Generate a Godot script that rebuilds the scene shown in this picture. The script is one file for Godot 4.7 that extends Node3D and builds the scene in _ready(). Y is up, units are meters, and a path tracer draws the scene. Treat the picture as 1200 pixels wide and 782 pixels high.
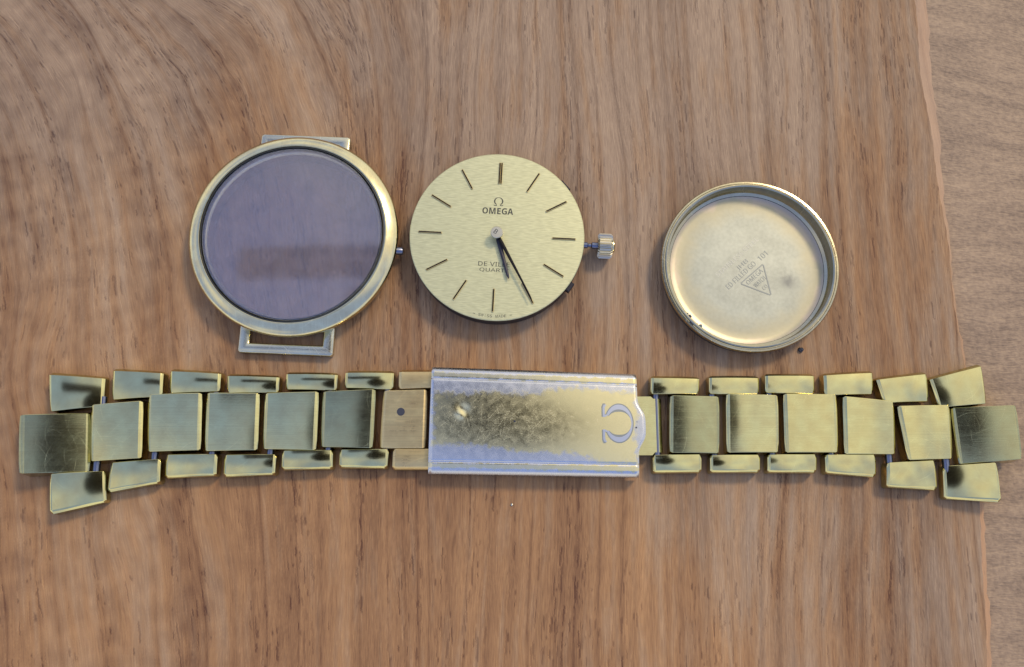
extends Node3D
# Everything below is laid out in millimetres and scaled to metres by S. x right, z towards the viewer, y up; the table top is y = 0.

const S := 0.001
var rng := RandomNumberGenerator.new()
var M := {}
var used := {}


func _ready() -> void:
	rng.seed = 7
	set_camera()
	set_light()
	make_materials()
	make_table()
	make_overhead()
	make_case()
	make_movement()
	make_case_back()
	make_bracelet()
	make_crumbs()


func set_camera() -> void:
	var cam := Camera3D.new()
	cam.name = "camera"
	cam.fov = 39.736
	cam.near = 0.01
	cam.far = 60.0
	add_child(cam)
	var tilt := deg_to_rad(12.5)
	cam.position = Vector3(0, 148.0 * cos(tilt), 148.0 * sin(tilt)) * S
	cam.rotation = Vector3(-PI / 2 + tilt, 0, 0)
	cam.current = true


func set_light() -> void:
	var env := Environment.new()
	env.background_mode = Environment.BG_SKY
	env.sky = Sky.new()
	env.sky.sky_material = cloudy_sky()
	env.tonemap_mode = Environment.TONE_MAPPER_LINEAR
	env.tonemap_exposure = 0.97
	env.ssao_enabled = true
	env.ssil_enabled = true
	env.sdfgi_enabled = true
	var we := WorldEnvironment.new()
	we.name = "environment"
	we.environment = env
	add_child(we)
	var sun := DirectionalLight3D.new()
	sun.name = "sun"
	sun.light_energy = 0.62
	sun.light_angular_distance = 11.0
	sun.light_color = Color(1.0, 0.90, 0.76)
	sun.shadow_enabled = true
	add_child(sun)
	sun.look_at_from_position(Vector3(0.62, 1.0, -0.70), Vector3.ZERO, Vector3.UP)


func cloudy_sky() -> PanoramaSkyMaterial:
	# An overcast day: pale towards the horizon, bluer overhead, with soft thick and thin cloud everywhere.
	var n := FastNoiseLite.new()
	n.seed = 11
	n.frequency = 2.2
	n.fractal_octaves = 4
	var w := 512
	var h := 256
	var im := Image.create(w, h, false, Image.FORMAT_RGBF)
	var sunward := Vector3(0.62, 1.0, -0.70).normalized()
	for j in h:
		var el := (0.5 - (j + 0.5) / h) * PI
		for i in w:
			var az := (i + 0.5) / w * TAU - PI / 2
			var d := Vector3(cos(el) * cos(az), sin(el), cos(el) * sin(az))
			var up := maxf(d.y, 0.0)
			var blue := Vector3(0.40, 0.55, 1.08)
			var white := Vector3(1.30, 1.26, 1.19)
			var p := d / maxf(d.y + 0.35, 0.2)
			var k := n.get_noise_3d(p.x * 0.55, 0.3, p.z * 0.55) * 0.8 + 0.06
			k = clampf(k + 0.75 * pow(1.0 - up, 1.7) + 0.85 * smoothstep(0.6, 1.0, d.dot(sunward)), 0.0, 1.0)
			var c := blue.lerp(white, smoothstep(0.14, 0.85, k))
			if d.y < 0.0:
				c = Vector3(0.13, 0.12, 0.1)
			im.set_pixel(i, j, Color(c.x, c.y, c.z))
	var m := PanoramaSkyMaterial.new()
	m.panorama = ImageTexture.create_from_image(im)
	m.energy_multiplier = 0.93
	return m


# ------------------------------------------------------------------ helpers

func numbered(called: String) -> String:
	var k: int = used.get(called, 0)
	used[called] = k + 1
	return called if k == 0 else "%s_%03d" % [called, k]


func thing(called: String, label: String, category: String, at := Vector3.ZERO, turn := 0.0, group := "") -> Node3D:
	var o := Node3D.new()
	o.name = numbered(called)
	add_child(o, true)
	o.position = at * S
	o.rotation_degrees.y = turn
	o.set_meta("label", label)
	o.set_meta("category", category)
	if group:
		o.set_meta("group", group)
	return o


func part(called: String, mesh: Mesh, mat: Material, parent: Node3D, label := "") -> MeshInstance3D:
	var o := MeshInstance3D.new()
	var n := 0
	var nm := called
	while parent.has_node(NodePath(nm)):
		n += 1
		nm = "%s_%03d" % [called, n]
	o.name = nm
	o.mesh = mesh
	if mat:
		o.material_override = mat
	o.cast_shadow = GeometryInstance3D.SHADOW_CASTING_SETTING_ON
	parent.add_child(o, true)
	if label:
		o.set_meta("label", label)
	return o


func begin() -> SurfaceTool:
	var st := SurfaceTool.new()
	st.begin(Mesh.PRIMITIVE_TRIANGLES)
	return st


func finish(st: SurfaceTool) -> ArrayMesh:
	st.generate_normals()
	st.index()
	return st.commit()


func tri(st: SurfaceTool, a: Vector3, b: Vector3, c: Vector3, out: Vector3, sg: int, ua := Vector2.ZERO, ub := Vector2.ZERO, uc := Vector2.ZERO) -> void:
	if (a - c).cross(a - b).dot(out) < 0.0:
		var t := b
		b = c
		c = t
		var u := ub
		ub = uc
		uc = u
	for v in [[a, ua], [b, ub], [c, uc]]:
		st.set_smooth_group(sg)
		st.set_uv(v[1])
		st.add_vertex(v[0] * S)


func quad(st: SurfaceTool, a: Vector3, b: Vector3, c: Vector3, d: Vector3, out: Vector3, sg := -1, uv := []) -> void:
	if uv.is_empty():
		uv = [Vector2(a.x, a.z) * 0.05, Vector2(b.x, b.z) * 0.05, Vector2(c.x, c.z) * 0.05, Vector2(d.x, d.z) * 0.05]
	tri(st, a, b, c, out, sg, uv[0], uv[1], uv[2])
	tri(st, a, c, d, out, sg, uv[0], uv[2], uv[3])


func box(st: SurfaceTool, lo: Vector3, hi: Vector3) -> void:
	var p := func(i: int) -> Vector3: return Vector3(hi.x if i & 1 else lo.x, hi.y if i & 2 else lo.y, hi.z if i & 4 else lo.z)
	for f in [[0, 1, 3, 2, Vector3.FORWARD], [4, 5, 7, 6, Vector3.BACK], [0, 1, 5, 4, Vector3.DOWN], [2, 3, 7, 6, Vector3.UP], [0, 2, 6, 4, Vector3.LEFT], [1, 3, 7, 5, Vector3.RIGHT]]:
		quad(st, p.call(f[0]), p.call(f[1]), p.call(f[2]), p.call(f[3]), f[4])


# A box with chamfered top edges.
func bar(st: SurfaceTool, lo: Vector3, hi: Vector3, b: float) -> void:
	var outer := [Vector3(lo.x, 0, lo.z), Vector3(hi.x, 0, lo.z), Vector3(hi.x, 0, hi.z), Vector3(lo.x, 0, hi.z)]
	var inner := [Vector3(lo.x + b, 0, lo.z + b), Vector3(hi.x - b, 0, lo.z + b), Vector3(hi.x - b, 0, hi.z - b), Vector3(lo.x + b, 0, hi.z - b)]
	var mid := (lo + hi) / 2
	for i in 4:
		var j := (i + 1) % 4
		var out: Vector3 = (outer[i] + outer[j]) / 2 - Vector3(mid.x, 0, mid.z)
		quad(st, outer[i] + Vector3.UP * lo.y, outer[j] + Vector3.UP * lo.y, outer[j] + Vector3.UP * (hi.y - b), outer[i] + Vector3.UP * (hi.y - b), out)
		quad(st, outer[i] + Vector3.UP * (hi.y - b), outer[j] + Vector3.UP * (hi.y - b), inner[j] + Vector3.UP * hi.y, inner[i] + Vector3.UP * hi.y, out + Vector3.UP * 0.2)
	quad(st, inner[0] + Vector3.UP * hi.y, inner[1] + Vector3.UP * hi.y, inner[2] + Vector3.UP * hi.y, inner[3] + Vector3.UP * hi.y, Vector3.UP)


# Turns a profile of (radius, height) round the y axis; walk up the outside, then down the inside. Corners sharper than 35 degrees stay hard.
func lathe(profile: Array, segs := 128, axis := Vector3.UP, origin := Vector3.ZERO, knurl := 0.0, ribs := 0) -> ArrayMesh:
	var st := begin()
	lathe_into(st, profile, segs, axis, origin, knurl, ribs)
	return finish(st)


func lathe_into(st: SurfaceTool, profile: Array, segs: int, axis: Vector3, origin: Vector3, knurl := 0.0, ribs := 0) -> void:
	var e1 := Vector3.RIGHT if absf(axis.y) > 0.5 else Vector3.UP
	var e2 := axis.cross(e1)
	var sg := 1
	for k in profile.size() - 1:
		var a: Vector2 = profile[k]
		var b: Vector2 = profile[k + 1]
		var d := (b - a).normalized()
		if k > 0:
			var before: Vector2 = (a - profile[k - 1]).normalized()
			if before.dot(d) < cos(deg_to_rad(35.0)):
				sg += 1
		for i in segs:
			var t0 := TAU * i / segs
			var t1 := TAU * (i + 1) / segs
			var r0 := [a.x, b.x]
			var r1 := [a.x, b.x]
			if ribs > 0:
				var w := segs / ribs
				for q in 2:
					r0[q] -= knurl if (i % w) * 2 >= w else 0.0
					r1[q] -= knurl if ((i + 1) % segs % w) * 2 >= w else 0.0
			var c0 := e1 * cos(t0) + e2 * sin(t0)
			var c1 := e1 * cos(t1) + e2 * sin(t1)
			var out := (c0 + c1) * 0.5 * d.y - axis * d.x
			quad(st, origin + c0 * r0[0] + axis * a.y, origin + c1 * r1[0] + axis * a.y, origin + c1 * r1[1] + axis * b.y, origin + c0 * r0[1] + axis * b.y, out, -1 if ribs > 0 else sg)


func flat_text(words: String, width: float, font: String, mat: Material, parent: Node3D, at: Vector3, turn := 0.0, tall := 0.0, weight := 400) -> MeshInstance3D:
	var f := SystemFont.new()
	f.font_names = PackedStringArray([font])
	f.font_weight = weight
	var t := TextMesh.new()
	t.text = words
	t.font = f
	t.font_size = 64
	t.pixel_size = 0.01
	t.curve_step = 1.0
	t.depth = 0.01
	var box_ := t.get_aabb()
	var kx := width / box_.size.x * S
	var ky := (tall / box_.size.y * S) if tall > 0.0 else kx
	var o := part("lettering", t, mat, parent)
	var b := Basis(Vector3.UP, deg_to_rad(turn)) * Basis(Vector3.RIGHT, -PI / 2) * Basis.from_scale(Vector3(kx, ky, S))
	o.transform = Transform3D(b, at * S - b * Vector3(box_.position.x + box_.size.x / 2, box_.position.y + box_.size.y / 2, 0))
	return o


# The horseshoe emblem with two feet, unit height, as a thin plate that follows the height given by lift(x, z). frame maps (right, up) to (x, z).
func emblem(frame: Transform2D, thick: float, lift: Callable, fat := 1.0) -> ArrayMesh:
	var st := begin()
	var strips := []
	var ring := []
	var gap := deg_to_rad(27.0)
	for i in 49:
		var t := -PI / 2 + gap + (TAU - 2 * gap) * i / 48.0
		var side := absf(cos(t))
		var o := Vector2(cos(t) * 0.50, sin(t) * 0.46 + 0.04)
		var th := (0.035 + 0.085 * pow(side, 1.5)) * fat
		ring.append([o, o - Vector2(cos(t), sin(t)) * th])
	strips.append(ring)
	for s in [-1.0, 1.0]:
		var foot := []
		for i in 5:
			var x := lerpf(0.50, 0.165, i / 4.0)
			foot.append([Vector2(s * x, -0.5 + (0.04 if i == 0 else 0.0)), Vector2(s * x, -0.43 + (0.06 if i == 0 else 0.0))])
		strips.append(foot)
		strips.append([[Vector2(s * 0.165, -0.44), Vector2(s * 0.225, -0.44)], [Vector2(s * 0.19, -0.36), Vector2(s * 0.24, -0.33)]])
	for strip in strips:
		for i in strip.size() - 1:
			var v := []
			for p in [strip[i][0], strip[i + 1][0], strip[i + 1][1], strip[i][1]]:
				var q: Vector2 = frame * p
				v.append(Vector3(q.x, lift.call(q.x, q.y), q.y))
			var up := Vector3.UP * thick
			quad(st, v[0] + up, v[1] + up, v[2] + up, v[3] + up, Vector3.UP)
			var mid: Vector3 = (v[0] + v[1] + v[2] + v[3]) / 4
			quad(st, v[0], v[1], v[1] + up, v[0] + up, (v[0] + v[1]) / 2 - mid)
			quad(st, v[3], v[2], v[2] + up, v[3] + up, (v[3] + v[2]) / 2 - mid)
	return finish(st)


func level(y: float) -> Callable:
	return func(_x: float, _z: float) -> float: return y


# ------------------------------------------------------------------ materials

func metal(called: String, base: Color, rough: float, metallic := 1.0) -> StandardMaterial3D:
	var m := StandardMaterial3D.new()
	m.resource_name = called
	m.albedo_color = base.linear_to_srgb()
	m.roughness = rough
	m.metallic = metallic
	M[called] = m
	return m


func byte_texture(data: PackedByteArray, w: int, h: int, rgb: bool) -> ImageTexture:
	return ImageTexture.create_from_image(Image.create_from_data(w, h, false, Image.FORMAT_RGB8 if rgb else Image.FORMAT_L8, data))


func line_into(data: PackedFloat32Array, w: int, h: int, a: Vector2, ang: float, bend: float, length: float, value: float, thick := false) -> void:
	var p := a
	var steps := int(length)
	for i in steps:
		var x := posmod(int(p.x), w)
		var y := posmod(int(p.y), h)
		var fade := sin(PI * (i + 0.5) / steps)
		data[y * w + x] += value * fade
		if thick:
			data[y * w + (x + 1) % w] += value * fade * 0.6
			data[((y + 1) % h) * w + x] += value * fade * 0.6
		p += Vector2(cos(ang), sin(ang))
		ang += bend


# Worn metal: fine random scratches, some brushing along one direction, soft cloudy wear. Tiles. Returns [tone, roughness, relief] textures.
func worn(seed_: int, size: int, scratches: int, brushing: float, along_x: bool) -> Array:
	var r := RandomNumberGenerator.new()
	r.seed = seed_
	var sc := PackedFloat32Array()
	sc.resize(size * size)
	for i in scratches:
		line_into(sc, size, size, Vector2(r.randf() * size, r.randf() * size), r.randf() * TAU, r.randf_range(-0.012, 0.012), r.randf_range(30, 170), r.randf_range(0.1, 0.6), i % 8 == 0)
	var n := FastNoiseLite.new()
	n.seed = seed_
	n.frequency = 0.012
	n.fractal_octaves = 4
	var cl := n.get_seamless_image(size, size).get_data()
	var br := PackedFloat32Array()
	br.resize(size)
	for i in size:
		br[i] = r.randf_range(-1, 1)
	var tone := PackedByteArray()
	var rough := PackedByteArray()
	var relief := PackedByteArray()
	tone.resize(size * size * 3)
	rough.resize(size * size)
	relief.resize(size * size)
	for j in size:
		for i in size:
			var k := j * size + i
			var c := cl[k] / 255.0 - 0.5
			var b := br[(j * 3 + int(c * 6.0)) % size if along_x else (i * 3 + int(c * 6.0)) % size] * brushing
			var s := sc[k]
			var t := clampf(0.88 + 0.05 * c + 0.08 * s + 0.05 * b, 0.0, 1.0)
			tone[k * 3] = int(255 * t)
			tone[k * 3 + 1] = int(255 * clampf(t * (1.0 + 0.04 * c), 0, 1))
			tone[k * 3 + 2] = int(255 * clampf(t * (1.0 + 0.06 * c), 0, 1))
			rough[k] = int(255 * clampf(0.52 + 0.08 * c + 0.35 * absf(s) + 0.1 * b, 0.0, 1.0))
			relief[k] = int(255 * clampf(0.5 + 0.02 * c - 0.2 * s + 0.18 * b, 0.0, 1.0))
	return [byte_texture(tone, size, size, true), byte_texture(rough, size, size, false), byte_texture(relief, size, size, false)]


func dress(m: StandardMaterial3D, t: Array, relief: float) -> void:
	m.albedo_texture = t[0]
	m.roughness_texture = t[1]
	m.roughness_texture_channel = BaseMaterial3D.TEXTURE_CHANNEL_RED
	m.heightmap_enabled = relief > 0.0
	m.heightmap_texture = t[2]
	m.heightmap_scale = relief


func make_materials() -> void:
	var gold := Color(0.78, 0.71, 0.34)
	dress(metal("brushed_gold", gold, 0.22), worn(3, 512, 240, 0.5, true), 0.0005)
	dress(metal("polished_gold", gold, 0.21), worn(5, 512, 160, 0.05, true), 0.0003)
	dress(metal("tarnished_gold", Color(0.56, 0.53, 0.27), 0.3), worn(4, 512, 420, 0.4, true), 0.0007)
	dress(metal("yellow_gold", Color(0.84, 0.74, 0.33), 0.24), worn(14, 512, 260, 0.4, true), 0.0006)
	dress(metal("warm_gold", Color(0.88, 0.67, 0.31), 0.6), worn(6, 512, 60, 0.5, true), 0.0010)
	dress(metal("pale_gold", Color(0.87, 0.78, 0.46), 0.36), worn(8, 512, 200, 0.4, false), 0.0016)
	dress(metal("steel", Color(0.62, 0.63, 0.66), 0.36), worn(9, 512, 200, 0.3, true), 0.0015)
	dress(metal("steel_pale", Color(0.76, 0.71, 0.50), 0.42), worn(12, 256, 120, 0.2, true), 0.003)
	metal("dark_steel", Color(0.025, 0.027, 0.035), 0.6, 0.3)
	metal("grime", Color(0.10, 0.13, 0.14), 0.6, 0.3)
	metal("marker_gold", Color(0.55, 0.42, 0.2), 0.3)
	metal("emblem_steel", Color(0.5, 0.53, 0.6), 0.3)
	metal("stamp_faint", Color(0.42, 0.43, 0.38), 0.5, 0.7)
	dress(metal("rim_metal", Color(0.60, 0.54, 0.36), 0.38), worn(13, 256, 150, 0.3, true), 0.002)
	dial_material()
	clasp_material()
	floor_material()
	metal("pin_steel", Color(0.16, 0.18, 0.25), 0.3)
	metal("blued_steel", Color(0.006, 0.007, 0.02), 0.5, 0.0)
	metal("black_lacquer", Color(0.008, 0.008, 0.009), 0.55, 0.0)
	M.black_lacquer.metallic_specular = 0.25
	metal("print_ink", Color(0.05, 0.05, 0.035), 0.6, 0.0)
	metal("movement_dark", Color(0.035, 0.035, 0.045), 0.45, 0.7)
	metal("gasket", Color(0.03, 0.035, 0.04), 0.5, 0.0)
	metal("silver", Color(0.56, 0.53, 0.42), 0.3)
	metal("stamp", Color(0.24, 0.26, 0.24), 0.5, 0.6)
	metal("soot", Color(0.03, 0.035, 0.05), 0.7, 0.0)
	metal("overhead_dark", Color(0.075, 0.05, 0.034), 0.7, 0.0)  # dark colour of the overhead shapes added for their reflections
	var g := StandardMaterial3D.new()
	g.resource_name = "crystal_glass"
	g.albedo_color = Color(0.97, 0.97, 0.99, 0.0)
	g.refraction_enabled = true
	g.refraction_scale = 0.105
	g.roughness = 0.07
	M["crystal"] = g
	# a film that paints sky haze over the old crystal, with fine scuffs
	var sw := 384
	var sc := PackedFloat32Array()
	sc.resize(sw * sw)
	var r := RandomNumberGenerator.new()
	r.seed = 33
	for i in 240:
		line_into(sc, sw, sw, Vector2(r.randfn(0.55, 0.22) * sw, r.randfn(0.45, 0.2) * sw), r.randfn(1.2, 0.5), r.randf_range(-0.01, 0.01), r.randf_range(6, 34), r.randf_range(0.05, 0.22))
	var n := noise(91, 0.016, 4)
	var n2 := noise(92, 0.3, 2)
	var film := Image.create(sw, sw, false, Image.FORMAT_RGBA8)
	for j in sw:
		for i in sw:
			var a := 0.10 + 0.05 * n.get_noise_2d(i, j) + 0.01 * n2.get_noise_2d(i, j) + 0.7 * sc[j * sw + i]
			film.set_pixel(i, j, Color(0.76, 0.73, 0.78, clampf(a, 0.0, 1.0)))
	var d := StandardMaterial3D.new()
	d.resource_name = "painted_haze"
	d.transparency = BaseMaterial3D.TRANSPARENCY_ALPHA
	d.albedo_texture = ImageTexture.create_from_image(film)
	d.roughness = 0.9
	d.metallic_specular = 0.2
	M["painted_haze"] = d


# Brushed champagne dial: short horizontal brushing in the lacquered plate.
func dial_material() -> void:
	var w := 512
	var n := noise(61, 0.03, 3)
	var n2 := noise(62, 0.5, 2)
	var col := PackedByteArray()
	var hei := PackedByteArray()
	col.resize(w * w * 3)
	hei.resize(w * w)
	for j in w:
		for i in w:
			var b := n2.get_noise_2d(i * 0.05, j * 0.75)
			var c := n.get_noise_2d(i, j * 2.0)
			var t := 1.0 + 0.20 * b + 0.06 * c
			var k := j * w + i
			var q := Color(0.55 * t, 0.545 * t, 0.32 * t).linear_to_srgb()
			col[k * 3] = int(clampf(q.r, 0, 1) * 255)
			col[k * 3 + 1] = int(clampf(q.g, 0, 1) * 255)
			col[k * 3 + 2] = int(clampf(q.b, 0, 1) * 255)
			hei[k] = clampi(int(128 + 90 * b), 0, 255)
	var m := metal("dial", Color.WHITE, 0.42, 0.75)
	m.albedo_texture = byte_texture(col, w, w, true)
	m.heightmap_enabled = true
	m.heightmap_texture = byte_texture(hei, w, w, false)
	m.heightmap_scale = 0.0012
	m.uv1_scale = Vector3(0.75, 0.75, 1)


# The clasp cover: gold plate left in the middle of the panel and as thin strips on the rails, bare steel where it has rubbed off, scratches all over.
func clasp_material() -> void:
	var w := 1024
	var h := 544
	var n := noise(71, 0.02, 4)
	var n2 := noise(72, 0.11, 3)
	var r := RandomNumberGenerator.new()
	r.seed = 15
	var sc := PackedFloat32Array()
	sc.resize(w * h)
	for i in 750:
		var x := clampf(r.randfn(0.36, 0.2), 0.02, 0.98) * w
		line_into(sc, w, h, Vector2(x, clampf(r.randfn(0.5, 0.17), 0.02, 0.98) * h), r.randfn(-0.5, 0.7) + (PI / 2 if i % 3 == 0 else 0.0), r.randf_range(-0.003, 0.003), r.randf_range(20, 170), r.randf_range(0.1, 0.55), i % 14 == 0)
	var col := PackedByteArray()
	var rou := PackedByteArray()
	var hei := PackedByteArray()
	col.resize(w * h * 3)
	rou.resize(w * h)
	hei.resize(w * h)
	for j in h:
		for i in w:
			var k := j * w + i
			var x := -13.0 + 34.0 * i / w
			var z := 5.5 + 18.0 * j / h
			var s := (x + 12.6) / 32.0
			var e0 := lerpf(6.0, 7.15, s)
			var e1 := lerpf(22.45, 23.0, s)
			var a := n.get_noise_2d(i, j)
			var b := n2.get_noise_2d(i, j)
			var q := sc[k]
			# inside distance of the plated panel
			var top := e0 + 4.0 - 1.3 * smoothstep(0.3, 0.75, s) + 0.2 * sin(x * 0.5)
			var bot := e1 - 4.3 + 0.9 * smoothstep(0.2, 0.5, s) + 1.3 * smoothstep(0.65, 0.85, s)
			var d := minf(minf(z - top, bot - z), minf(x + 12.1, 19.0 + 0.2 * sin(z) - x))
			var gold := smoothstep(-0.5, 0.5, d + 0.8 * a + 0.15 * b + 0.4 * q - 0.05)
			var rail := minf(z - e0, e1 - z)
			var strip := smoothstep(0.5, 0.28, absf(rail - 1.25) + 0.4 * a + 0.1 * b) * (0.75 + 0.25 * smoothstep(0.3, 0.9, s))
			gold = maxf(gold, strip)
			var steel := Vector3(0.63, 0.63, 0.62)
			var plate := Vector3(0.84, 0.725, 0.385)
			var c := steel.lerp(plate, gold) * (0.93 + 0.06 * a + 0.06 * q)
			var o := Color(clampf(c.x, 0, 1), clampf(c.y, 0, 1), clampf(c.z, 0, 1)).linear_to_srgb()
			col[k * 3] = int(o.r * 255)
			col[k * 3 + 1] = int(o.g * 255)
			col[k * 3 + 2] = int(o.b * 255)
			rou[k] = clampi(int(255 * (0.19 + 0.05 * b + 0.06 * a + (0.05 + 0.09 * gold) * minf(absf(q), 1.0) + (0.0 if gold > 0.5 else 0.08))), 0, 255)
			hei[k] = clampi(int(140 + 40 * gold - 10 * minf(q, 1.5) + 3 * b), 0, 255)
	var m := metal("clasp", Color.WHITE, 1.0)
	m.albedo_texture = byte_texture(col, w, h, true)
	m.roughness_texture = byte_texture(rou, w, h, false)
	m.roughness_texture_channel = BaseMaterial3D.TEXTURE_CHANNEL_RED
	m.heightmap_enabled = true
	m.heightmap_texture = byte_texture(hei, w, h, false)
	m.heightmap_scale = 0.0009


# Inside of the case back: pale plated metal, tarnished yellow and a little pink towards the rim, with one dark stain.
func floor_material() -> void:
	var w := 512
	var n := noise(81, 0.008, 4)
	var n2 := noise(82, 0.06, 3)
	var col := PackedByteArray()
	col.resize(w * w * 3)
	for j in w:
		for i in w:
			var p := (Vector2(i, j) / w - Vector2(0.5, 0.5)) * 26.0
			var a := n.get_noise_2d(i, j)
			var b := n2.get_noise_2d(i, j)
			var r := p.length() + 1.6 * a
			var c := Vector3(0.32, 0.34, 0.295) * (1.0 + 0.16 * a + 0.10 * b)
			c = c.lerp(Vector3(0.34, 0.315, 0.21), 0.7 * smoothstep(7.5, 11.3, r))
			c = c.lerp(Vector3(0.42, 0.36, 0.30), 0.7 * smoothstep(11.2, 12.4, r))
			var d := p.distance_to(Vector2(6.75, 2.1) + Vector2(a, b) * 0.5)
			c = c.lerp(Vector3(0.17, 0.18, 0.17), 0.75 * exp(-d * d / 0.75) + 0.22 * exp(-d * d / 4.0))
			var k := (j * w + i) * 3
			var o := Color(clampf(c.x, 0, 1), clampf(c.y, 0, 1), clampf(c.z, 0, 1)).linear_to_srgb()
			col[k] = int(o.r * 255)
			col[k + 1] = int(o.g * 255)
			col[k + 2] = int(o.b * 255)
	var m := metal("back_floor", Color.WHITE, 0.4, 0.85)
	m.albedo_texture = byte_texture(col, w, w, true)


# ------------------------------------------------------------------ table

const WX := -112.0
const WZ := -68.0
const WPX := 0.0925


func noise(seed_: int, freq: float, oct := 3) -> FastNoiseLite:
	var n := FastNoiseLite.new()
	n.seed = seed_
	n.noise_type = FastNoiseLite.TYPE_SIMPLEX_SMOOTH
	n.frequency = freq
	n.fractal_octaves = oct
	return n


# Planed teak: growth bands that follow a warped field, fibres and open pores drawn out along the grain. Returns [colour, relief].
func plank_textures() -> Array:
	var w := 2040
	var h := 1368
	var step := 8
	var gw := w / step + 2
	var gh := h / step + 2
	var field := PackedFloat32Array()
	var grey := PackedFloat32Array()
	var swell := PackedFloat32Array()
	var wild := PackedFloat32Array()
	wild.resize(gw * gh)
	field.resize(gw * gh)
	grey.resize(gw * gh)
	swell.resize(gw * gh)
	var n1 := noise(21, 0.013)
	var n2 := noise(22, 0.05)
	var n3 := noise(23, 0.016)
	var n4 := noise(24, 0.03)
	var n5 := noise(25, 0.22, 3)
	for j in gh:
		for i in gw:
			var x := WX + i * step * WPX
			var z := WZ + j * step * WPX
			var left := smoothstep(-4.0, -72.0, x)
			var g := 20.0 * left * exp(-(z + 58.0) / 34.0) - 0.13 * z * left + 0.035 * z * smoothstep(20.0, 75.0, x)
			g += 4.0 * n1.get_noise_2d(x * 1.2, z * 0.45) + (0.4 + 0.5 * left) * n2.get_noise_2d(x * 1.5, z * 0.5)
			g += 4.5 * exp(-(pow(x + 77.0, 2) / 45.0 + pow(z - 8.0, 2) / 160.0)) - 1.0 * exp(-(pow(x + 54.0, 2) / 30.0 + pow(z - 31.0, 2) / 80.0))
			field[j * gw + i] = x + g
			var gr := 0.45 + 0.9 * n3.get_noise_2d(x, z * 0.6) - 0.0065 * z + 0.18 * left * smoothstep(10.0, -30.0, z) + 0.22 * smoothstep(30.0, 70.0, x) + 0.25 * exp(-(pow(x + 85.0, 2) / 160.0 + pow(z + 25.0, 2) / 500.0)) - 0.4 * smoothstep(4.0, 16.0, z) * exp(-pow(x + 22.0, 2) / 900.0)
			grey[j * gw + i] = clampf(gr, 0.0, 1.0)
			var sw := 0.18 * n4.get_noise_2d(x, z * 0.35) + 0.05 * n2.get_noise_2d(x * 3.0 + 90.0, z * 3.0)
			sw -= 0.28 * exp(-(pow(x + 53.5, 2) / 6.0 + pow(z - 29.5, 2) / 14.0)) + 0.10 * exp(-(pow(x + 45.0, 2) / 9.0 + pow(z - 38.0, 2) / 60.0))
			sw += 0.09 * exp(-(pow(x - 12.0, 2) / 22.0)) * smoothstep(-20.0, -45.0, z)
			sw += 0.22 * left * n5.get_noise_2d(x, z)
			wild[j * gw + i] = left
			swell[j * gw + i] = sw
	# tone of the growth bands against distance across the grain
	var bands := PackedFloat32Array()
	bands.resize(8000)
	var nb := noise(31, 0.16, 4)
	var r := RandomNumberGenerator.new()
	r.seed = 5
	for k in 8000:
		bands[k] = 0.34 * nb.get_noise_1d(k * 0.05)
	var at := 0.0
	while at < 395.0:
		at += r.randf_range(1.6, 7.5)
		var depth := r.randf_range(0.06, 0.24)
		var wide := r.randf_range(0.16, 0.4)
		for k in range(maxi(0, int((at - 3.0) * 20)), mini(8000, int((at + 3.0) * 20))):
			var d := k * 0.05 - at
			bands[k] -= depth * (exp(-d * d / (wide * wide)) + (0.45 * exp(-absf(d) / 1.1) if d < 0.0 else 0.0))
	var nf := noise(41, 0.05, 2)
	var fib := nf.get_seamless_image(1024, 1024).get_data()
	nf = noise(42, 0.035, 3)
	var por := nf.get_seamless_image(1024, 1024).get_data()
	# open pores: short strokes that follow the grain, crowded into some bands; a lit lip beside each
	var cut := PackedFloat32Array()
	cut.resize(w * h)
	var n6 := noise(26, 0.05, 2)
	for q in 24000:
		var pale := q >= 15000
		var px := r.randf() * (w - 4) + 2
		var py := r.randf() * (h - 4) + 2
		var lft := wild[int(py / step) * gw + int(px / step)]
		var fr := field[int(py / step) * gw + int(px / step)]
		var want := n6.get_noise_2d(fr * 4.0, (WZ + py * WPX) * 0.35) + 0.10 - (-1.0 if pale else 1.2) * bands[clampi(int((fr + 200.0) * 20.0), 0, 7999)]
		if r.randf() > want * 1.6:
			continue
		var length := int(r.randf_range(8, 20) if r.randf() < 0.4 + 0.4 * lft else r.randf_range(14, 44)) * (2 if pale else 1)
		var strength := r.randf_range(0.08, 0.31)
		var broad := r.randf() < 0.35 + 0.3 * lft
		for k in length:
			var gi := int(py / step) * gw + int(px / step)
			var grad := Vector2(field[gi + 1] - field[gi], field[gi + gw] - field[gi]).normalized()
			var fade := minf(1.0, minf(k, length - k) / 4.0) * strength
			var at2 := int(py) * w + int(px)
			if pale:
				if cut[at2] <= 0.0:
					cut[at2] = -0.55 * fade
				px += -grad.y * signf(grad.x) + r.randf_range(-0.2, 0.2)
				py += grad.x * signf(grad.x)
				if px < 3 or px > w - 4 or py < 1 or py > h - 2:
					break
				continue
			cut[at2] = maxf(cut[at2], fade)
			cut[at2 + 1] = maxf(cut[at2 + 1], fade * (0.9 if broad else 0.5))
			if broad:
				cut[at2 + 2] = maxf(cut[at2 + 2], fade * 0.5)
			elif cut[at2 - 1] <= 0.0:
				cut[at2 - 1] = -0.45 * fade
			px += -grad.y * signf(grad.x) + r.randf_range(-0.25, 0.25)
			py += grad.x * signf(grad.x)
			if px < 3 or px > w - 4 or py < 1 or py > h - 2:
				break
	var col := PackedByteArray()
	var hei := PackedByteArray()
	col.resize(w * h * 3)
	hei.resize(w * h)
	# palettes: tone 0..255 -> sRGB bytes, brown and greyed
	var pal := [PackedByteArray(), PackedByteArray()]
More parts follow.
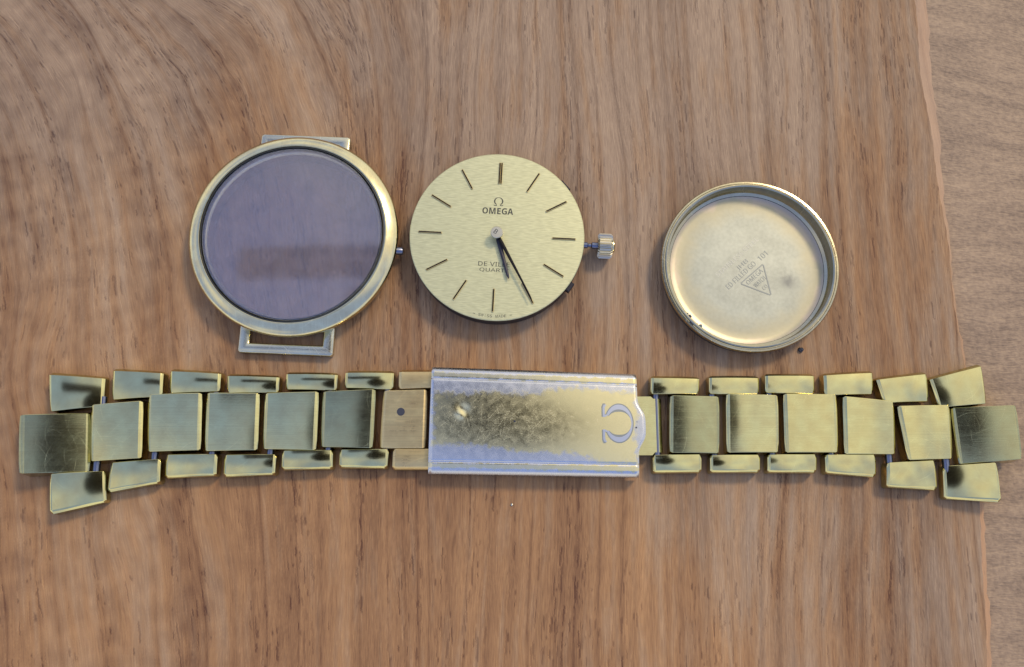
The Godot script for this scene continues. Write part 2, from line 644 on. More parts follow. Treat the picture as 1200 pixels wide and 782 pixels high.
	for q in 2:
		for k in 256:
			var t := k / 255.0
			var dark := Color(0.095, 0.037, 0.016) if q == 0 else Color(0.092, 0.052, 0.033)
			var light := Color(0.52, 0.293, 0.125) if q == 0 else Color(0.46, 0.328, 0.203)
			var c := dark.lerp(light, t).linear_to_srgb()
			pal[q].append_array(PackedByteArray([int(c.r * 255), int(c.g * 255), int(c.b * 255)]))
	var p0: PackedByteArray = pal[0]
	var p1: PackedByteArray = pal[1]
	for j in h:
		var fj := float(j) / step
		var j0 := int(fj)
		var fy := fj - j0
		var z := WZ + j * WPX
		for i in w:
			var fi := float(i) / step
			var i0 := int(fi)
			var fx := fi - i0
			var o := j0 * gw + i0
			var w00 := (1.0 - fx) * (1.0 - fy)
			var w10 := fx * (1.0 - fy)
			var w01 := (1.0 - fx) * fy
			var w11 := fx * fy
			var rr := field[o] * w00 + field[o + 1] * w10 + field[o + gw] * w01 + field[o + gw + 1] * w11
			var gr := grey[o] * w00 + grey[o + 1] * w10 + grey[o + gw] * w01 + grey[o + gw + 1] * w11
			var sw := swell[o] * w00 + swell[o + 1] * w10 + swell[o + gw] * w01 + swell[o + gw + 1] * w11
			var bd := bands[clampi(int((rr + 200.0) * 20.0), 0, 7999)]
			var wl := wild[o]
			var f := fib[(int(rr * 96.0) & 1023) + ((int(z * 5.0 + rr * 2.0) & 1023) << 10)] / 255.0 - 0.5
			var f2 := fib[(int(rr * 26.0) & 1023) + ((int(z * 1.0) & 1023) << 10)] / 255.0 - 0.5
			var f3 := fib[(int(rr * 9.0 + 300.0) & 1023) + ((int(z * 0.9 + 77.0) & 1023) << 10)] / 255.0 - 0.5
			var pv := por[(int(rr * 115.0) & 1023) + ((int(z * (4.0 + 4.5 * wl)) & 1023) << 10)]
			var pore := clampf((pv - 194.0 - 190.0 * f3 + 40.0 * sw - 70.0 * bd) / 30.0, 0.0, 1.0)
			var fleck := clampf((76.0 - pv + 90.0 * f3) / 30.0, 0.0, 1.0)  # pale medullary flecks of the wood
			var calm := 1.0 - 0.4 * wl
			var t := 0.475 + bd * (0.85 - 0.25 * wl) + sw * 0.8 + (f * 0.34 + f2 * 0.11) * calm + f3 * 0.04 - pore * 0.07 + fleck * 0.13 - cut[j * w + i]
			gr = clampf(gr + f3 * 1.1 * calm + bd * 0.8, 0.0, 1.0)
			var ti := clampi(int(t * 255.0), 0, 255) * 3
			var k := (j * w + i) * 3
			col[k] = int(p0[ti] + (p1[ti] - p0[ti]) * gr)
			col[k + 1] = int(p0[ti + 1] + (p1[ti + 1] - p0[ti + 1]) * gr)
			col[k + 2] = int(p0[ti + 2] + (p1[ti + 2] - p0[ti + 2]) * gr)
			hei[j * w + i] = clampi(int(150.0 + f * 70.0 + f2 * 40.0 + bd * 90.0 - pore * 30.0 - cut[j * w + i] * 330.0), 0, 255)
	return [byte_texture(col, w, h, true), byte_texture(hei, w, h, false)]


# The weathered cross board at the end: grain runs across, coarse and greyed, with saw marks.
func board_textures() -> Array:
	var w := 512
	var h := 1368
	var n1 := noise(51, 0.02)
	var n2 := noise(52, 0.09, 3)
	var n3 := noise(53, 0.12, 3)
	var n4 := noise(54, 0.5, 2)
	var col := PackedByteArray()
	var hei := PackedByteArray()
	col.resize(w * h * 3)
	hei.resize(w * h)
	for j in h:
		var z := WZ + j * WPX
		for i in w:
			var x := i * WPX
			var s := z - 0.03 * x + 1.6 * n1.get_noise_2d(x, z * 1.5) - 3.0 * exp(-pow((z + 47.0) / 14.0, 2)) * (x - 8.0) * 0.06
			var b := 0.75 * n2.get_noise_2d(x * 0.5, s * 2.6) + 0.25 * n4.get_noise_2d(x * 0.5, s * 1.2)
			var f := n3.get_noise_2d(x * 2.4, s * 20.0)
			var m := n4.get_noise_2d(x * 2.0, z * 2.0)
			var pore := clampf((f - 0.24) * 5.0, 0.0, 1.0)
			var t := 0.52 + 0.30 * b + 0.34 * f + 0.16 * m - 0.30 * pore
			var c := Color(0.125, 0.085, 0.06).lerp(Color(0.455, 0.325, 0.198), clampf(t, 0.0, 1.0)).linear_to_srgb()
			var k := (j * w + i) * 3
			col[k] = int(c.r * 255)
			col[k + 1] = int(c.g * 255)
			col[k + 2] = int(c.b * 255)
			hei[j * w + i] = clampi(int(130.0 + 60.0 * f + 70.0 * b + 30.0 * m - 50.0 * pore), 0, 255)
	return [byte_texture(col, w, h, true), byte_texture(hei, w, h, false)]


func wood(called: String, t: Array, relief: float) -> StandardMaterial3D:
	var m := StandardMaterial3D.new()
	m.resource_name = called
	m.albedo_texture = t[0]
	m.roughness = 0.62
	m.metallic_specular = 0.4
	m.heightmap_enabled = true
	m.heightmap_texture = t[1]
	m.heightmap_scale = relief
	M[called] = m
	return m


func mirror(v: float) -> float:
	return pingpong(v, 1.0)


func make_table() -> void:
	var t := thing("wooden_table", "brown teak table top with long vertical grain and greyer cross board at its end", "table")
	var pt := plank_textures()
	var wm := wood("teak", pt, 0.011)
	var tw := 2040 * WPX
	var th := 1368 * WPX
	# main plank: its right edge wanders a little; beyond the photograph the figure is mirrored
	var edge := func(z: float) -> float: return 70.5 + 0.5 * sin(z * 0.05 + 0.6) + 0.18 * sin(z * 0.31) + 0.07 * sin(z * 1.7) + 0.9 * smoothstep(-50.0, -20.0, z) - 0.9 * smoothstep(30.0, 52.0, z)
	var foot := func(z: float) -> float: return edge.call(z) + 0.75 + 1.9 * smoothstep(-8.0, -52.0, z) + 0.5 * smoothstep(-10.0, 30.0, z) + 0.10 * sin(z * 0.9) + 0.08 * sin(z * 2.3) + 0.07 * sin(z * 5.1 + 1.0) + 0.05 * sin(z * 9.7)
	var st := begin()
	var sb := begin()
	var zs := []
	for k in 3:
		var z0 := WZ + th * (k - 1)
		var rows := 90 if k == 1 else 4
		for i in rows:
			zs.append(z0 + th * i / rows)
	zs.append(WZ + th * 2)
	for k in zs.size() - 1:
		var xs0 := [WX - tw, WX, edge.call(zs[k])]
		var xs1 := [WX - tw, WX, edge.call(zs[k + 1])]
		for q in 2:
			var v := [Vector3(xs0[q], 0, zs[k]), Vector3(xs0[q + 1], 0, zs[k]), Vector3(xs1[q + 1], 0, zs[k + 1]), Vector3(xs1[q], 0, zs[k + 1])]
			var uv := []
			for p in v:
				uv.append(Vector2(mirror((p.x - WX) / tw), mirror((p.z - WZ) / th)))
			quad(st, v[0], v[1], v[2], v[3], Vector3.UP, 1, uv)
		var e := [Vector3(xs0[2], 0, zs[k]), Vector3(foot.call(zs[k]), -1.1, zs[k]), Vector3(foot.call(zs[k + 1]), -1.1, zs[k + 1]), Vector3(xs1[2], 0, zs[k + 1])]
		var ue := []
		for p in e:
			ue.append(Vector2(0.68 + (p.x - 70.0) * 0.004, mirror((p.z - WZ) / th)))
		quad(sb, e[0], e[1], e[2], e[3], Vector3(0.7, 1, 0), 1, ue)
		# the sawn side of the plank below the worn arris
		quad(sb, e[1], e[1] + Vector3.DOWN * 24, e[2] + Vector3.DOWN * 24, e[2], Vector3.RIGHT, 2, [ue[1], ue[1], ue[2], ue[2]])
	var zb: float = WZ - th
	var ze: float = WZ + th * 2
	quad(st, Vector3(WX - tw, -25, zb), Vector3(72, -25, zb), Vector3(72, -25, ze), Vector3(WX - tw, -25, ze), Vector3.DOWN, 2)
	quad(st, Vector3(WX - tw, -25, ze), Vector3(71, -25, ze), Vector3(71, 0, ze), Vector3(WX - tw, 0, ze), Vector3.BACK, 3)
	quad(st, Vector3(WX - tw, -25, zb), Vector3(71, -25, zb), Vector3(71, 0, zb), Vector3(WX - tw, 0, zb), Vector3.FORWARD, 3)
	quad(st, Vector3(WX - tw, -25, zb), Vector3(WX - tw, -25, ze), Vector3(WX - tw, 0, ze), Vector3(WX - tw, 0, zb), Vector3.LEFT, 4)
	part("plank", finish(st), wm, t)
	var pale := wm.duplicate() as StandardMaterial3D
	pale.resource_name = "teak_arris"
	pale.albedo_color = Color(1.0, 0.95, 0.93)
	pale.detail_enabled = true
	pale.detail_albedo = pale_texture()
	pale.detail_blend_mode = BaseMaterial3D.BLEND_MODE_MIX
	pale.detail_mask = mask_texture()
	pale.heightmap_scale = 0.012
	part("worn_arris", finish(sb), pale, t, "pale worn edge of the plank beside the cross board")
	var bm := wood("cross_board", board_textures(), 0.02)
	var bt := begin()
	var bw := 512 * WPX
	for k in range(-1, 2):
		for q in 4:
			var x0 := 66.0 + bw * q
			var z0 := WZ + th * k
			if q == 0:
				x0 = 72.0
			var v := [Vector3(x0, -1.0, z0), Vector3(66.0 + bw * (q + 1), -1.0, z0), Vector3(66.0 + bw * (q + 1), -1.0, z0 + th), Vector3(x0, -1.0, z0 + th)]
			if q == 0:
				v[0].x = 70.6
				v[3].x = 70.6
			var uv := []
			for p in v:
				uv.append(Vector2(mirror((p.x - 66.0) / bw), mirror((p.z - WZ) / th)))
			quad(bt, v[0], v[1], v[2], v[3], Vector3.UP, 1, uv)
	var xr := 66.0 + bw * 4
	quad(bt, Vector3(76, -24, zb), Vector3(xr, -24, zb), Vector3(xr, -24, ze), Vector3(76, -24, ze), Vector3.DOWN, 2)
	quad(bt, Vector3(xr, -24, zb), Vector3(xr, -24, ze), Vector3(xr, -1, ze), Vector3(xr, -1, zb), Vector3.RIGHT, 3)
	quad(bt, Vector3(76, -24, ze), Vector3(xr, -24, ze), Vector3(xr, -1, ze), Vector3(76, -1, ze), Vector3.BACK, 4)
	quad(bt, Vector3(76, -24, zb), Vector3(xr, -24, zb), Vector3(xr, -1, zb), Vector3(76, -1, zb), Vector3.FORWARD, 4)
	part("plank", finish(bt), bm, t, "greyer rough cross board with grain running sideways")


func pale_texture() -> Texture2D:
	var im := Image.create(4, 4, false, Image.FORMAT_RGB8)
	im.fill(Color(0.50, 0.36, 0.24).linear_to_srgb())
	return ImageTexture.create_from_image(im)


func mask_texture() -> Texture2D:
	var im := Image.create(4, 4, false, Image.FORMAT_RGB8)
	im.fill(Color(0.42, 0.42, 0.42))
	return ImageTexture.create_from_image(im)


# ------------------------------------------------------------------ added dark shapes, out of view over the table, mirrored in the metal

func make_overhead() -> void:
	var o := thing("added_dark_dome", "added unseen dark dome overhead, mirrored as a dark blot in the clasp", "blocker", Vector3(-50, 2110, -225))  # invented dome, out of view, that gives the metal its dark reflections
	part("dome_shell", lathe([Vector2(238, 0), Vector2(252, 0), Vector2(246, 40), Vector2(210, 130), Vector2(140, 200), Vector2(60, 225), Vector2(0, 230), Vector2(0, 222), Vector2(60, 216), Vector2(134, 190), Vector2(200, 122), Vector2(234, 36), Vector2(238, 0)], 64), M.overhead_dark, o)
	var arm := begin()
	box(arm, Vector3(-14, 222, -297), Vector3(14, 248, 14))
	part("dome_arm", finish(arm), M.dark_steel, o)
	part("dome_core", lathe([Vector2(0, 60), Vector2(35, 75), Vector2(50, 110), Vector2(35, 150), Vector2(22, 215)], 32), M.overhead_dark, o)
	var st := begin()
	o = thing("added_dark_bar", "added unseen dark bar overhead, mirrored as a brown bar in the crystal", "beam")  # invented bar, out of view, reflected as the dark band in the crystal
	st = begin()
	box(st, Vector3(-900, 2250, -690), Vector3(70, 2380, -522))
	part("bar_block", finish(st), M.overhead_dark, o)


# ------------------------------------------------------------------ watch case

func make_case() -> void:
	var c := thing("watch_case", "empty round gold watch case with clear crystal and open wire lugs", "watch case", Vector3(-35.07, 0, -15.5), -2.4)
	part("bezel", lathe([Vector2(13.4, 0.1), Vector2(15.4, 0.08), Vector2(16.2, 0.8), Vector2(16.6, 1.8), Vector2(16.78, 2.9), Vector2(16.8, 3.15), Vector2(16.76, 3.42), Vector2(16.6, 3.66), Vector2(16.3, 3.88), Vector2(15.9, 4.1), Vector2(15.4, 4.32), Vector2(15.05, 4.45), Vector2(14.92, 4.47), Vector2(14.78, 4.44), Vector2(14.72, 4.2), Vector2(14.7, 3.6), Vector2(14.0, 3.3), Vector2(13.6, 2.9), Vector2(13.4, 0.1)], 160), M.pale_gold, c)
	part("gasket", lathe([Vector2(14.5, 3.75), Vector2(14.69, 3.72), Vector2(14.7, 4.3), Vector2(14.56, 4.36), Vector2(14.5, 3.75)], 160), M.gasket, c)
	part("tension_ring", lathe([Vector2(13.95, 3.3), Vector2(14.42, 3.45), Vector2(14.42, 3.9), Vector2(14.25, 4.0), Vector2(13.95, 3.6), Vector2(13.95, 3.3)], 160), M.polished_gold, c)
	var lens := [Vector2(0.0, 3.75), Vector2(7.0, 3.74), Vector2(14.3, 3.7), Vector2(14.42, 3.8), Vector2(14.42, 4.25)]
	for i in 13:
		var r := 14.3 * (1.0 - i / 12.0)
		lens.append(Vector2(maxf(r, 0.0), 4.36 + 0.42 * (1.0 - pow(r / 14.3, 2))))
	var crystal := part("crystal", lathe(lens, 128), M.crystal, c)
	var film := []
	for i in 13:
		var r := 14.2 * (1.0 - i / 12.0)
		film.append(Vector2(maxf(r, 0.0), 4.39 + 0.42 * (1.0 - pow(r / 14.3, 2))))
	part("painted_haze", lathe(film, 128), M.painted_haze, crystal, "thin film of painted haze and scuffs")
	lug(c, 1.0, 12.5, 19.15, 7.5)
	lug(c, -1.0, 12.5, 17.95, 7.4)
	var tube := begin()
	lathe_into(tube, [Vector2(0.35, 15.8), Vector2(0.62, 15.9), Vector2(0.62, 17.4), Vector2(0.5, 17.6), Vector2(0.0, 17.62)], 24, Vector3.RIGHT, Vector3(0, 2.0, 1.6))
	part("crown_tube", finish(tube), M.pin_steel, c)


func lug(c: Node3D, s: float, z_in: float, z_out: float, half: float) -> void:
	var st := begin()
	var outer := [Vector2(-half, z_in), Vector2(-half, z_out - 0.3), Vector2(-half + 0.3, z_out), Vector2(half - 0.3, z_out), Vector2(half, z_out - 0.3), Vector2(half, z_in)]
	var ix := half - 1.7
	var inner := [Vector2(-ix, z_in), Vector2(-ix, z_out - 1.65), Vector2(-ix + 0.1, z_out - 1.55), Vector2(ix - 0.1, z_out - 1.55), Vector2(ix, z_out - 1.65), Vector2(ix, z_in)]
	var rings := [[0.0, 0.3], [0.0, 1.36], [0.05, 1.48], [0.14, 1.55], [0.5, 1.57], [0.86, 1.55], [0.95, 1.48], [1.0, 1.36], [1.0, 0.3], [0.0, 0.3]]
	for i in 5:
		for k in rings.size() - 1:
			var v := []
			for q in [[i, k], [i + 1, k], [i + 1, k + 1], [i, k + 1]]:
				var p: Vector2 = outer[q[0]].lerp(inner[q[0]], rings[q[1]][0])
				v.append(Vector3(p.x, rings[q[1]][1], p.y * s))
			var side: Vector2 = (outer[i] + outer[i + 1]) - (inner[i] + inner[i + 1])
			var way := Vector3(side.x, 0, side.y * s).normalized()
			var out: Vector3 = way if k == 0 else -way if k == 7 else Vector3.DOWN if k == 8 else Vector3.UP
			quad(st, v[0], v[1], v[2], v[3], out, 1 if k > 0 and k < 7 else 2 + k)
	part("lug", finish(st), M.steel_pale, c)


# ------------------------------------------------------------------ movement with dial

func make_movement() -> void:
	var c := thing("watch_movement", "round watch movement with champagne dial, black hands and crown still on its stem", "watch movement", Vector3(-2.4, 0, -15.15), -3.0)
	var body := part("movement_body", lathe([Vector2(0.0, 0.05), Vector2(13.0, 0.05), Vector2(13.6, 0.3), Vector2(13.85, 0.8), Vector2(13.88, 2.2), Vector2(13.92, 2.3), Vector2(13.92, 3.35), Vector2(13.2, 3.42)], 128), M.movement_dark, c)
	for a in [[-42.0, 1.0], [32.0, 0.8]]:
		var st := begin()
		bar(st, Vector3(13.1, 1.6, -a[1]), Vector3(14.5, 2.8, a[1]), 0.1)
		var tab := part("tab", finish(st), M.movement_dark, body)
		tab.rotation_degrees.y = -a[0]
	part("dial", lathe([Vector2(13.75, 3.44), Vector2(13.95, 3.5), Vector2(13.97, 3.8), Vector2(13.85, 3.9), Vector2(0.0, 3.9)], 160), M.dial, c)
	var y := 3.9
	var mk := marker_mesh(0.145, 3.75)
	for k in 12:
		var a := deg_to_rad(30.0 * k)
		if k == 0:
			for s in [-1.0, 1.0]:
				var o := part("hour_marker", marker_mesh(0.13, 3.6), null, c)
				o.transform = Transform3D(Basis(), Vector3(s * 0.17, y, -10.6) * S)
			continue
		var o := part("hour_marker", mk, null, c)
		o.transform = Transform3D(Basis(Vector3.UP, -a), Vector3(sin(a) * 10.7, y, -cos(a) * 10.7) * S)
	hand("hour_hand", 162.5, 7.5, 0.74, 0.46, y + 0.55, M.blued_steel, c)
	hand("minute_hand", 150.0, 12.1, 0.56, 0.22, y + 0.95, M.black_lacquer, c)
	part("hand_post", lathe([Vector2(0.55, 0.0), Vector2(0.55, 1.3), Vector2(0.95, 1.32), Vector2(1.0, 1.45), Vector2(0.96, 1.72), Vector2(0.88, 1.79), Vector2(0.0, 1.8)], 48, Vector3.UP, Vector3(0, y, 0)), M.silver, c)
	flat_text("B", 0.5, "Droid Sans", M.blued_steel, c, Vector3(-0.15, y + 1.81, -0.1), -35.0)
	part("emblem", emblem(Transform2D(Vector2(1.5, 0), Vector2(0, -1.45), Vector2(-0.05, -5.75)), 0.02, level(y + 0.005), 1.15), M.print_ink, c)
	flat_text("OMEGA", 4.95, "Droid Sans", M.print_ink, c, Vector3(-0.1, y + 0.01, -4.15), 0.0, 1.05, 700)
	flat_text("DE VILLE", 5.0, "Droid Sans", M.print_ink, c, Vector3(-0.2, y + 0.01, 4.75), 0.0, 0.72)
	flat_text("QUARTZ", 4.6, "Droid Sans", M.print_ink, c, Vector3(-0.15, y + 0.01, 5.8), 0.0, 0.72)
	var small := "- SWISS MADE -"
	for i in small.length():
		if small[i] == " ":
			continue
		var a := deg_to_rad(180.0 + 12.6 - i * 1.94)
		var o := flat_text(small[i], 0.36 if small[i] != "I" else 0.09, "Droid Sans", M.print_ink, c, Vector3(sin(a) * 13.25, y + 0.01, -cos(a) * 13.25), 180.0 - rad_to_deg(a), 0.44 if small[i] != "-" else 0.07)
		o.name = "letter_%03d" % i
	var stem := begin()
	var ax := Vector3.RIGHT
	var o0 := Vector3(0, 2.05, 0.25)
	lathe_into(stem, [Vector2(0.5, 13.4), Vector2(0.5, 14.6), Vector2(0.3, 14.75), Vector2(0.3, 15.2), Vector2(0.55, 15.35), Vector2(0.55, 16.3)], 24, ax, o0)
	part("stem", finish(stem), M.pin_steel, c)
	var crown := part("crown", lathe([Vector2(0.0, 16.25), Vector2(1.7, 16.25), Vector2(2.0, 16.5), Vector2(2.0, 18.3), Vector2(1.75, 18.6), Vector2(1.0, 18.65)], 96, ax, o0, 0.24, 24), M.silver, c)
	part("crown_end", lathe([Vector2(1.2, 18.55), Vector2(1.15, 18.8), Vector2(0.9, 19.0), Vector2(0.0, 19.1)], 48, ax, o0), M.pale_gold, crown)


func marker_mesh(half: float, length: float) -> ArrayMesh:
	var st := begin()
	bar(st, Vector3(-half, 0.0, -length / 2), Vector3(half, 0.22, length / 2), 0.04)
	st.generate_normals()
	st.index()
	st.set_material(M.marker_gold)
	var mesh := st.commit()
	st = begin()
	bar(st, Vector3(-half * 0.68, 0.2, -length / 2 + 0.08), Vector3(half * 0.68, 0.235, length / 2 - 0.08), 0.01)
	st.generate_normals()
	st.index()
	st.set_material(M.black_lacquer)
	return st.commit(mesh)


func hand(called: String, deg: float, length: float, w0: float, w1: float, y: float, mat: Material, c: Node3D) -> void:
	var st := begin()
	var ring := [[0.0, w0 * 0.7], [length * 0.15, w0], [length * 0.93, w1], [length, w1 * 0.35]]
	for i in 3:
		var a: Array = ring[i]
		var b: Array = ring[i + 1]
		for s in [-1.0, 1.0]:
			# two facets that meet in a ridge along the middle
			quad(st, Vector3(0, 0.16, -a[0]), Vector3(0, 0.16, -b[0]), Vector3(s * b[1] / 2, 0.09, -b[0]), Vector3(s * a[1] / 2, 0.09, -a[0]), Vector3(s * 0.3, 1, 0))
			quad(st, Vector3(s * b[1] / 2, 0.09, -b[0]), Vector3(s * a[1] / 2, 0.09, -a[0]), Vector3(s * a[1] / 2, 0, -a[0]), Vector3(s * b[1] / 2, 0, -b[0]), Vector3(s, 0, 0))
		quad(st, Vector3(-a[1] / 2, 0, -a[0]), Vector3(a[1] / 2, 0, -a[0]), Vector3(b[1] / 2, 0, -b[0]), Vector3(-b[1] / 2, 0, -b[0]), Vector3.DOWN)
	var o := part(called, finish(st), mat, c)
	o.position = Vector3(0, y, 0) * S
	o.rotation_degrees.y = -deg


# ------------------------------------------------------------------ case back

func make_case_back() -> void:
	var c := thing("case_back", "loose round case back lying open side up, stamped inside with a small triangle", "case back", Vector3(37.95, 0, -10.45), 0.0)
	part("outer_wall", lathe([Vector2(9.0, 0.04), Vector2(12.4, 0.08), Vector2(13.4, 0.5), Vector2(13.75, 1.2), Vector2(13.85, 2.45)], 160), M.dark_steel, c, "dark outer wall")
	part("rim", lathe([Vector2(13.8, 2.46), Vector2(13.98, 2.5), Vector2(14.02, 3.1), Vector2(13.9, 3.3), Vector2(13.62, 3.34), Vector2(13.55, 3.22), Vector2(13.42, 3.22), Vector2(13.36, 3.5), Vector2(13.2, 3.6), Vector2(13.0, 3.5), Vector2(12.92, 3.1), Vector2(12.9, 1.9), Vector2(12.75, 1.45), Vector2(12.3, 1.2)], 160), M.rim_metal, c)
	for o in c.get_children():
		(o as Node3D).scale = Vector3(1.012, 1.0, 1.012)
	var st := begin()
	var prof := [12.4, 12.0, 11.5, 10.5, 9.0, 6.0, 3.0, 0.0]
	var ys := [1.12, 0.98, 0.92, 0.9, 0.89, 0.88, 0.87, 0.87]
	for k in 7:
		for i in 96:
			var v := []
			for q in [[k, i], [k, i + 1], [k + 1, i + 1], [k + 1, i]]:
				var a: float = TAU * q[1] / 96.0
				v.append(Vector3(cos(a) * prof[q[0]], ys[q[0]], sin(a) * prof[q[0]]))
			var uv := []
			for p in v:
				uv.append(Vector2(p.x, p.z) / 26.0 + Vector2(0.5, 0.5))
			quad(st, v[0], v[1], v[2], v[3], Vector3.UP, 1, uv)
	part("inner_disc", finish(st), M.back_floor, c)
	# stamp: local positions, text runs up to the right
	var y := 0.89
	var turn := 42.0
	flat_text("STAINLESS STEEL", 9.4, "Droid Sans", M.stamp_faint, c, Vector3(-1.4, y, -2.1), turn, 0.75)
	flat_text("JHB", 2.3, "Droid Sans", M.stamp, c, Vector3(-0.62, y, -0.72), turn, 0.85)
	flat_text("ED FILLED GO", 6.3, "Droid Sans", M.stamp, c, Vector3(-0.95, y, 0.98), turn, 0.85)
	flat_text("101", 1.75, "Droid Sans", M.stamp, c, Vector3(2.75, y, -2.25), turn, 0.9)
	flat_text("OMEGA", 3.4, "Droid Sans", M.stamp, c, Vector3(1.22, y, 1.22), turn, 0.75)
	flat_text("WATCH", 2.3, "Droid Sans", M.stamp, c, Vector3(2.0, y, 2.1), turn, 0.75)
	flat_text("CO", 0.9, "Droid Sans", M.stamp, c, Vector3(2.8, y, 3.0), turn, 0.65)
	var tr := begin()
	var corners := [Vector2(-1.1, 2.4), Vector2(2.75, -0.9), Vector2(3.75, 4.35)]
	for i in 3:
		var a: Vector2 = corners[i]
		var b: Vector2 = corners[(i + 1) % 3]
		var d := (b - a).normalized()
		var nrm := Vector2(-d.y, d.x) * 0.09
		a += d * 0.12
		b -= d * 0.12
		quad(tr, Vector3(a.x + nrm.x, y + 0.02, a.y + nrm.y), Vector3(b.x + nrm.x, y + 0.02, b.y + nrm.y), Vector3(b.x - nrm.x, y + 0.02, b.y - nrm.y), Vector3(a.x - nrm.x, y + 0.02, a.y - nrm.y), Vector3.UP)
	part("stamped_triangle", finish(tr), M.stamp, c)
	# dried dirt caught on the rim at the lower left
	for k in 9:
		var a := deg_to_rad(127.0 + k * 2.3 + sin(k * 7.0))
		var g := part("dirt_speck", blob(0.20 + 0.12 * sin(k * 2.3), 50 + k), M.soot if k % 2 == 0 else M.grime, c)
		g.position = Vector3(cos(a) * (13.3 + 0.25 * sin(k * 5.1)), 3.45, sin(a) * (13.3 + 0.25 * sin(k * 5.1))) * S
		g.scale = Vector3(1.0, 0.5, 1.0)
		g.rotation.y = k


func blob(r: float, seed_: int) -> ArrayMesh:
	var n := noise(seed_, 1.2 / r, 2)
	var st := begin()
	var at := func(i: int, j: int) -> Vector3:
		var a := TAU * (i % 12) / 12.0
		var e := PI * j / 8.0 - PI / 2
		var d := Vector3(cos(e) * cos(a), sin(e) * 0.6, cos(e) * sin(a))
		return d * r * (1.0 + 0.55 * n.get_noise_3dv(d * r))
	for i in 12:
		for j in 8:
			var v := [at.call(i, j), at.call(i + 1, j), at.call(i + 1, j + 1), at.call(i, j + 1)]
			quad(st, v[0], v[1], v[2], v[3], v[0] + v[2], 1)
	return finish(st)


# ------------------------------------------------------------------ bracelet

# One link: top face over four corners (near-rectangle, far-left first, clockwise seen from above), rounded bevels at each side, a skirt down to the table side.
func link_mesh(q: Array, top: float, base: float, bev: Dictionary, bow_x: float, bow_z: float, pitch: float, roll: float, seed_: int, flare := Vector2.ZERO) -> ArrayMesh:
	var p := []
	for i in 4:
		p.append(Vector2(q[i * 2], q[i * 2 + 1]))
	var grow := Vector2(0.06, 0.09)
	p[0] += Vector2(-grow.x, -grow.y)
	p[1] += Vector2(grow.x, -grow.y)
	p[2] += Vector2(grow.x, grow.y)
	p[3] += Vector2(-grow.x, grow.y)
	var L: float = (p[1].distance_to(p[0]) + p[2].distance_to(p[3])) / 2
	var W: float = (p[3].distance_to(p[0]) + p[2].distance_to(p[1])) / 2
	var ss := []
	var tt := []
	var bl: float = bev.l[0] / L
	var br: float = bev.r[0] / L
	var bt: float = bev.t[0] / W
	var bb: float = bev.b[0] / W
	for k in 4:
		ss.append(bl * k / 3.0)
	for k in range(1, 8):
		ss.append(lerpf(bl, 1.0 - br, k / 8.0))
	for k in 4:
		ss.append(1.0 - br + br * k / 3.0)
	for k in 4:
		tt.append(bt * k / 3.0)
	for k in range(1, 6):
		tt.append(lerpf(bt, 1.0 - bb, k / 6.0))
	for k in 4:
		tt.append(1.0 - bb + bb * k / 3.0)
	var r := RandomNumberGenerator.new()
	r.seed = seed_
	var off := Vector2(r.randf(), r.randf())
	var fall := func(d: float, wide: float, drop: float) -> float:
		var k := clampf(1.0 - d / wide, 0.0, 1.0)
		return drop * (0.55 * k + 0.45 * k * k)
	var pt := func(s: float, t: float) -> Vector3:
		var a: Vector2 = p[0].lerp(p[1], s).lerp(p[3].lerp(p[2], s), t)
		# slightly rounded corners
		var cs := minf(s, 1.0 - s) * L
		var ct := minf(t, 1.0 - t) * W
		var y := top - bow_x * pow(2.0 * s - 1.0, 2) - bow_z * pow(2.0 * t - 1.0, 2)
		y -= fall.call(s * L, bev.l[0], bev.l[1]) + fall.call((1.0 - s) * L, bev.r[0], bev.r[1]) + fall.call(t * W, bev.t[0], bev.t[1]) + fall.call((1.0 - t) * W, bev.b[0], bev.b[1])
		y += (s - 0.5) * L * tan(deg_to_rad(pitch)) + (t - 0.5) * W * tan(deg_to_rad(roll))
		if cs + ct < 0.35:
			var mid: Vector2 = (p[0] + p[1] + p[2] + p[3]) / 4.0
			a = a.move_toward(mid, (0.35 - cs - ct) * 0.5)
		return Vector3(a.x, y, a.y)
	var st := begin()
	for i in ss.size() - 1:
		for j in tt.size() - 1:
			var v := [pt.call(ss[i], tt[j]), pt.call(ss[i + 1], tt[j]), pt.call(ss[i + 1], tt[j + 1]), pt.call(ss[i], tt[j + 1])]
			var zone := 1 + (0 if i < 3 else 1 if i < 11 else 2) + 3 * (0 if j < 3 else 1 if j < 9 else 2)
			var uv := []
			for k in v:
				uv.append(Vector2(k.x, k.z) / 22.0 + off)
			quad(st, v[0], v[1], v[2], v[3], Vector3.UP, zone, uv)
	var mid3: Vector3 = pt.call(0.5, 0.5)
	var lower := func(v: Vector3) -> Vector3: return Vector3(v.x + flare.x * signf(v.x - mid3.x) * minf(absf(v.x - mid3.x) / L * 2.0, 1.0), base, v.z + flare.y * (v.z - mid3.z) / W * 2.0)
	for i in ss.size() - 1:
		for t in [0.0, 1.0]:
			var a: Vector3 = pt.call(ss[i], t)
			var b: Vector3 = pt.call(ss[i + 1], t)
			quad(st, a, b, lower.call(b), lower.call(a), (a + b) / 2 - mid3 + Vector3.UP * (mid3.y - a.y), -1)
	for j in tt.size() - 1:
		for s in [0.0, 1.0]:
			var a: Vector3 = pt.call(s, tt[j])
			var b: Vector3 = pt.call(s, tt[j + 1])
			quad(st, a, b, lower.call(b), lower.call(a), (a + b) / 2 - mid3 + Vector3.UP * (mid3.y - a.y), -1)
	quad(st, lower.call(pt.call(0.0, 0.0)), lower.call(pt.call(1.0, 0.0)), lower.call(pt.call(1.0, 1.0)), lower.call(pt.call(0.0, 1.0)), Vector3.DOWN, -1)
	return finish(st)


